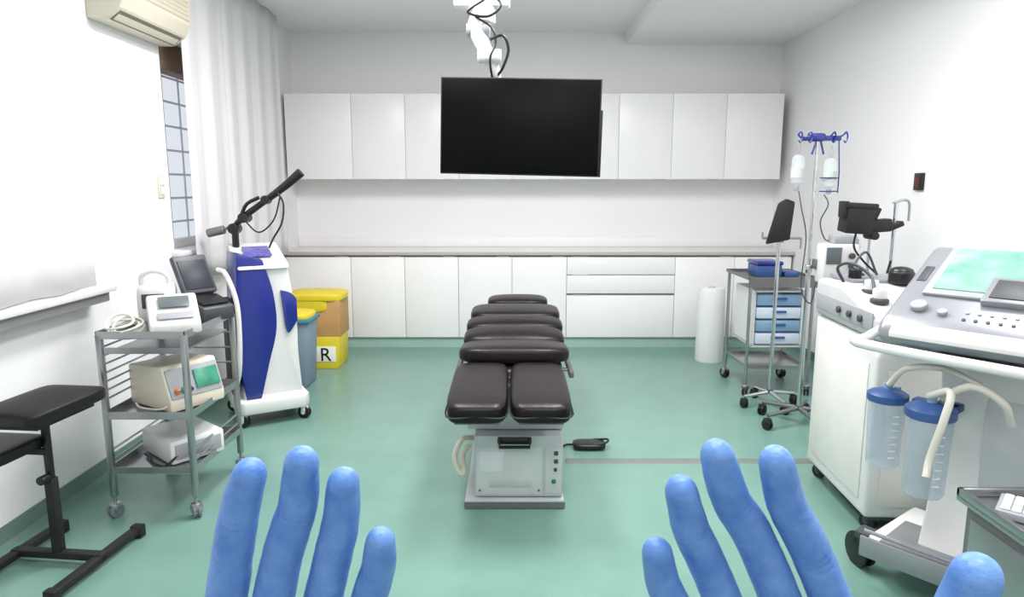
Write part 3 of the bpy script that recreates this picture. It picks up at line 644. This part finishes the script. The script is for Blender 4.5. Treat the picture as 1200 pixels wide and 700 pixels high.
for i in range(6):
    for j in range(2):
        p=Vector((-0.10+i*0.035,-0.29,1.045))+t*(0.04+j*0.04)
        part(T,'button',G().cyl(p,p+nn*0.004,0.006,n=12),GREYP if j else DGREY)
p=Vector((-0.25,-0.29,1.045))+t*0.08; part(T,'knob',G().cyl(p,p+nn*0.02,0.028,n=24,b=0.005),GREYP)
p=Vector((-0.17,-0.29,1.045))+t*0.06; part(T,'knob',G().cyl(p,p+nn*0.015,0.016,n=20,b=0.003),GREYP)
part(T,'emblem_plate',onface(-0.32,-0.29,0.25,0.35,0.004,0.001),DGREY)
part(T,'grab_handle',G().tube([(-0.36,0.12,1.0),(-0.39,-0.05,0.98),(-0.39,-0.28,0.96),(-0.34,-0.37,0.95),(0.34,-0.37,0.94),(0.44,-0.33,0.94)],0.018,n=14,sub=5),WPL)
part(T,'lower_shelf',G().box(-0.30,0.30,-0.28,0.0,0.905,0.925,0.008),SILVER)
part(T,'canister_bracket',G().box(-0.27,-0.12,-0.15,-0.10,0.70,0.73,0.006).box(-0.16,-0.12,-0.235,-0.06,0.70,0.73,0.006),BLUE)
for P_,r_ in (([(1.42,2.24,0.80),(1.43,2.15,0.84),(1.40,2.12,0.76),(1.38,2.14,0.62),(1.36,2.12,0.56)],0.013),
   ([(1.45,2.22,0.80),(1.50,2.15,0.86),(1.57,2.10,0.82),(1.62,2.12,0.74)],0.013),
   ([(1.40,2.45,0.78),(1.42,2.38,0.86),(1.50,2.30,0.88),(1.58,2.22,0.84)],0.011)):
    part(T,'hose',G().tube([L(T,p) for p in P_],r_,sub=6),HOSE)
def canister(loc,r,h,label):
    T=thing('suction_canister',label,'suction canister',loc,group='suction canisters')
    part(T,'jar',G().lathe([(r*0.78,0),(r*0.84,0.01),(r*0.95,h*0.8),(r*0.97,h*0.85)],(0,0,0)),CLBLUE,'translucent jar with measuring marks')
    part(T,'lid',G().lathe([(r*1.0,h*0.84),(r*1.04,h*0.85),(r*1.04,h*0.93),(r*0.85,h*0.96),(r*0.3,h)],(0,0,0)),BLUE)
    part(T,'spout',G().cyl((0,0,h*0.95),(0,0,h*1.06),0.016,n=14),LBLUE)
    part(T,'port',G().cyl((r*0.5,0,h*0.9),(r*0.5,0,h*1.02),0.012,n=14),LBLUE)
    for i in range(7): part(T,'scale_mark',G().box(-0.012,0.012,-r*(0.86+0.012*i)-0.002,-r*(0.86+0.012*i)+0.003,h*(0.15+0.09*i),h*(0.15+0.09*i)+0.003),LABELW)
canister((1.41,2.47,0.46),0.068,0.30,'blue-lidded clear suction canister beside the white cabinet')
canister((1.43,2.24,0.45),0.076,0.33,'blue-lidded clear suction canister on the console column')

# ---------------------------------------------------------------- steel cart bottom right
T=thing('steel_cabinet','grey steel side cabinet with flat top near the console','cabinet',(1.63,1.63,0))
part(T,'body',G().box(-0.29,0.30,-0.26,0.26,0.07,0.585,0.008),STEELD)
part(T,'top_rim',G().box(-0.31,0.32,-0.28,0.28,0.585,0.60,0.004).box(-0.31,-0.295,-0.28,0.28,0.60,0.625,0.003).box(-0.31,0.32,0.265,0.28,0.60,0.625,0.003),STEEL)
part(T,'drawer',G().box(-0.26,0.27,-0.27,-0.258,0.36,0.56,0.004),STEEL)
part(T,'side_panel',G().box(-0.296,-0.288,-0.23,0.23,0.10,0.55,0.003),STEEL)
for (cx,cy) in ((-0.25,-0.22),(0.25,-0.22),(-0.25,0.22),(0.25,0.22)): castor(T,cx,cy,0.03,0.3,[BLACK,STEELD],0.0)
T=thing('keyboard','white keyboard lying on the steel cabinet','keyboard',(1.53,1.69,0.601),(0,0,math.radians(-42)))
part(T,'case',G().box(-0.20,0.20,-0.07,0.07,0.0,0.022,0.005),GREYP)
g=G()
for j in range(5):
    for i in range(15): g.box(-0.188+i*0.0252,-0.188+i*0.0252+0.021,-0.058+j*0.0235,-0.058+j*0.0235+0.019,0.022,0.029,0.002,1)
kk=part(T,'keys',g,LABELW); kk['kind']='stuff'

# ---------------------------------------------------------------- gloved hands (palms facing the wearer)
tex=bpy.data.textures.new('wrinkle','CLOUDS'); tex.noise_scale=0.014; tex.noise_depth=1
def lerp(a,b,u): return a+(b-a)*u
def finger(g,P,R,tip=1.35):
    P=[Vector(p) for p in P]
    pts=[];rs=[]; m=len(P); sub=30
    joints=P[1:-1]
    for i in range(m-1):
        p1,p2=P[i],P[i+1]; p0=P[i-1] if i>0 else 2*p1-p2; p3=P[i+2] if i+2<m else 2*p2-p1
        for j in range(sub):
            u=j/sub; q=0.5*((2*p1)+(p2-p0)*u+(2*p0-5*p1+4*p2-p3)*u*u+(3*p1-p0-3*p2+p3)*u**3)
            r=lerp(R[i],R[i+1],u)
            r*=1+0.03*math.sin(math.pi*u)
            for J in joints:
                s=(q-J).length*(1 if (q-J).dot(P[-1]-P[0])>0 else -1)
                r*=1+0.025*math.exp(-(s/0.008)**2)
                for k,am in ((-0.0045,0.03),(-0.0005,0.05),(0.0035,0.035)):
                    r*=1-am*math.exp(-((s-k)/0.0011)**2)
            pts.append(q); rs.append(r)
    pts.append(P[-1]); rs.append(R[-1])
    d=(P[-1]-P[-2]).normalized(); r=R[-1]
    for a in (0.15,0.3,0.45,0.6,0.73,0.84,0.92,0.97,0.996):
        pts.append(P[-1]+d*r*a*tip); rs.append(r*(1-a**2.2)**0.5)
    g.tube(pts,rs,n=28)
def hand(T,F,TH,wrist,elbow):
    g=G()
    for ch,R in F: 
        finger(g,ch,R)
    W=Vector(wrist)
    mcps=[Vector(ch[0]) for ch,_ in F]
    n=len(mcps)
    for i,mc in enumerate(mcps):
        off=(mc-sum(mcps,Vector())/n)*0.42
        base=W+off*0.8+Vector((0,0,0.012))
        g.tube([mc+Vector((0,0,0.012)),mc,lerp(mc,base,0.5)+Vector((0,-0.003,0)),base,W+Vector((0,0,-0.02))+off*0.5],[0.008,0.0125,0.0145,0.0165,0.018],n=16,sub=5)
        g.sph(tuple(mc),0.0128)
    for i in range(n-1):
        a,b=mcps[i],mcps[i+1]
        g.tube([a+Vector((0,0,0.004)),b+Vector((0,0,0.004))],[0.0115,0.0115],n=14)
        g.tube([lerp(a,W,0.25),lerp(b,W,0.25)],[0.0135,0.0135],n=14)
        a2=Vector(F[i][0][1]); b2=Vector(F[i+1][0][1])
        m0=(a+b)/2; m1=(lerp(a,a2,0.36)+lerp(b,b2,0.36))/2
        g.tube([m0,lerp(m0,m1,0.6),m1],[0.0105,0.0085,0.004],n=14,sub=4)
    finger(g,TH,[0.019,0.016,0.0135,0.0125],1.2)
    g.tube([TH[0],W],[0.020,0.020],n=14,sub=4)
    g.tube([lerp(mcps[0],W,0.35),TH[1]],[0.012,0.012],n=14) 
    E=Vector(elbow); d=(E-W)
    g.tube([W+Vector((0.008,0,0.01)),W+d*0.08+Vector((0.008,0,0)),W+d*0.3],[0.022,0.024,0.031],n=20)
    g.tube([W-Vector((0.008,0,-0.01)),W+d*0.08-Vector((0.008,0,0)),W+d*0.3],[0.022,0.024,0.031],n=20)
    o=part(T,'gloved_hand',g,GLOVE,'blue nitrile glove on an open hand, palm towards the wearer')
    md=o.modifiers.new('r','REMESH'); md.mode='VOXEL'; md.voxel_size=0.0008; md.use_smooth_shade=True
    md=o.modifiers.new('s','SMOOTH'); md.factor=0.5; md.iterations=5
    md=o.modifiers.new('d','DISPLACE'); md.texture=tex; md.strength=0.0008; md.mid_level=0.5
    part(T,'glove_cuff',G().tube([W+d*0.285,W+d*0.31],[0.0335,0.034],n=28),GLOVE,'rolled glove cuff')
    part(T,'sleeve',G().tube([W+d*0.30,W+d*0.6,E],[0.038,0.05,0.058],n=28,sub=4),SCRUB,'green scrub sleeve')
T=thing('person','person in blue nitrile gloves holding both open hands up','person',(0,0.36,0.90))
o_=Vector((0,0.36,0.90))
def sh(l): return [tuple(Vector(p)-o_) for p in l]
RI=[0.0121,0.0113,0.0105,0.0091]; RP=[0.0106,0.0101,0.0094,0.0082]; RR=[0.0116,0.0108,0.0100,0.0087]
lf=[(sh([(-.1756,.368,1.2236),(-.1594,.36,1.2916),(-.1500,.352,1.324),(-.1408,.345,1.347)]),RI),
    (sh([(-.1502,.369,1.220),(-.1310,.36,1.2916),(-.1178,.351,1.327),(-.1104,.339,1.356)]),RI),
    (sh([(-.1214,.368,1.2208),(-.1037,.36,1.286),(-.0943,.352,1.319),(-.0893,.341,1.344)]),RR),
    (sh([(-.0965,.366,1.217),(-.0825,.358,1.266),(-.0742,.35,1.292),(-.0708,.341,1.311)]),RP)]
hand(T,lf,sh([(-.168,.352,1.15),(-.20,.34,1.185),(-.222,.33,1.212),(-.236,.322,1.232)]),tuple(Vector((-.140,.362,1.125))-o_),tuple(Vector((-.24,.20,.93))-o_))
rf=[(sh([(.2072,.369,1.217),(.1708,.36,1.294),(.1508,.351,1.3285),(.1393,.340,1.356)]),RI),
    (sh([(.1768,.37,1.219),(.1395,.36,1.2995),(.1198,.351,1.332),(.1078,.339,1.3600)]),RI),
    (sh([(.1434,.369,1.2144),(.1141,.36,1.2826),(.0989,.352,1.314),(.0902,.341,1.3397)]),RR),
    (sh([(.1198,.366,1.208),(.0968,.358,1.2555),(.0845,.35,1.282),(.0785,.341,1.3047)]),RP)]
hand(T,rf,sh([(.2075,.355,1.16),(.2337,.345,1.2195),(.240,.335,1.269),(.2429,.33,1.297)]),tuple(Vector((.172,.362,1.125))-o_),tuple(Vector((.27,.20,.93))-o_))

# ---------------------------------------------------------------- lamps and light
def lamp(x,y,z,sx,sy,e,col=(1,0.985,0.98)):
    T=thing('ceiling_light','flat white fluorescent ceiling light panel','ceiling light',(x,y,z),group='ceiling light panels')
    part(T,'frame',G().box(-sx/2-0.03,sx/2+0.03,-sy/2-0.03,sy/2+0.03,-0.03,-0.001,0.005),WPL)
    part(T,'diffuser',G().box(-sx/2,sx/2,-sy/2,sy/2,-0.034,-0.03,0.001),LAMPM)
    ld=bpy.data.lights.new('lamp_light','AREA'); ld.shape='RECTANGLE'; ld.size=sx; ld.size_y=sy; ld.energy=e; ld.color=col
    lo=bpy.data.objects.new('lamp_light',ld); COL.objects.link(lo); lo.parent=T; lo.location=(0,0,-0.04)
lamp(-0.4,0.6,H,0.6,1.2,26); lamp(0.6,0.6,H,0.6,1.2,32)
lamp(-0.7,3.70,H,0.5,1.2,58); lamp(0.55,3.70,H,0.5,1.2,64); lamp(1.9,2.6,2.87,0.4,1.2,26)
w=bpy.data.worlds.new('World'); S.world=w; w.use_nodes=True
w.node_tree.nodes['Background'].inputs[0].default_value=(0.90,0.94,1,1); w.node_tree.nodes['Background'].inputs[1].default_value=0.95

# ---------------------------------------------------------------- camera
cd=bpy.data.cameras.new('camera'); cd.sensor_width=36; cd.lens=36*800/1200; cd.clip_start=0.02
co=bpy.data.objects.new('camera',cd); COL.objects.link(co); co.location=(0,0,1.5); co.rotation_euler=(math.radians(90-9.2),0,0)
S.camera=co
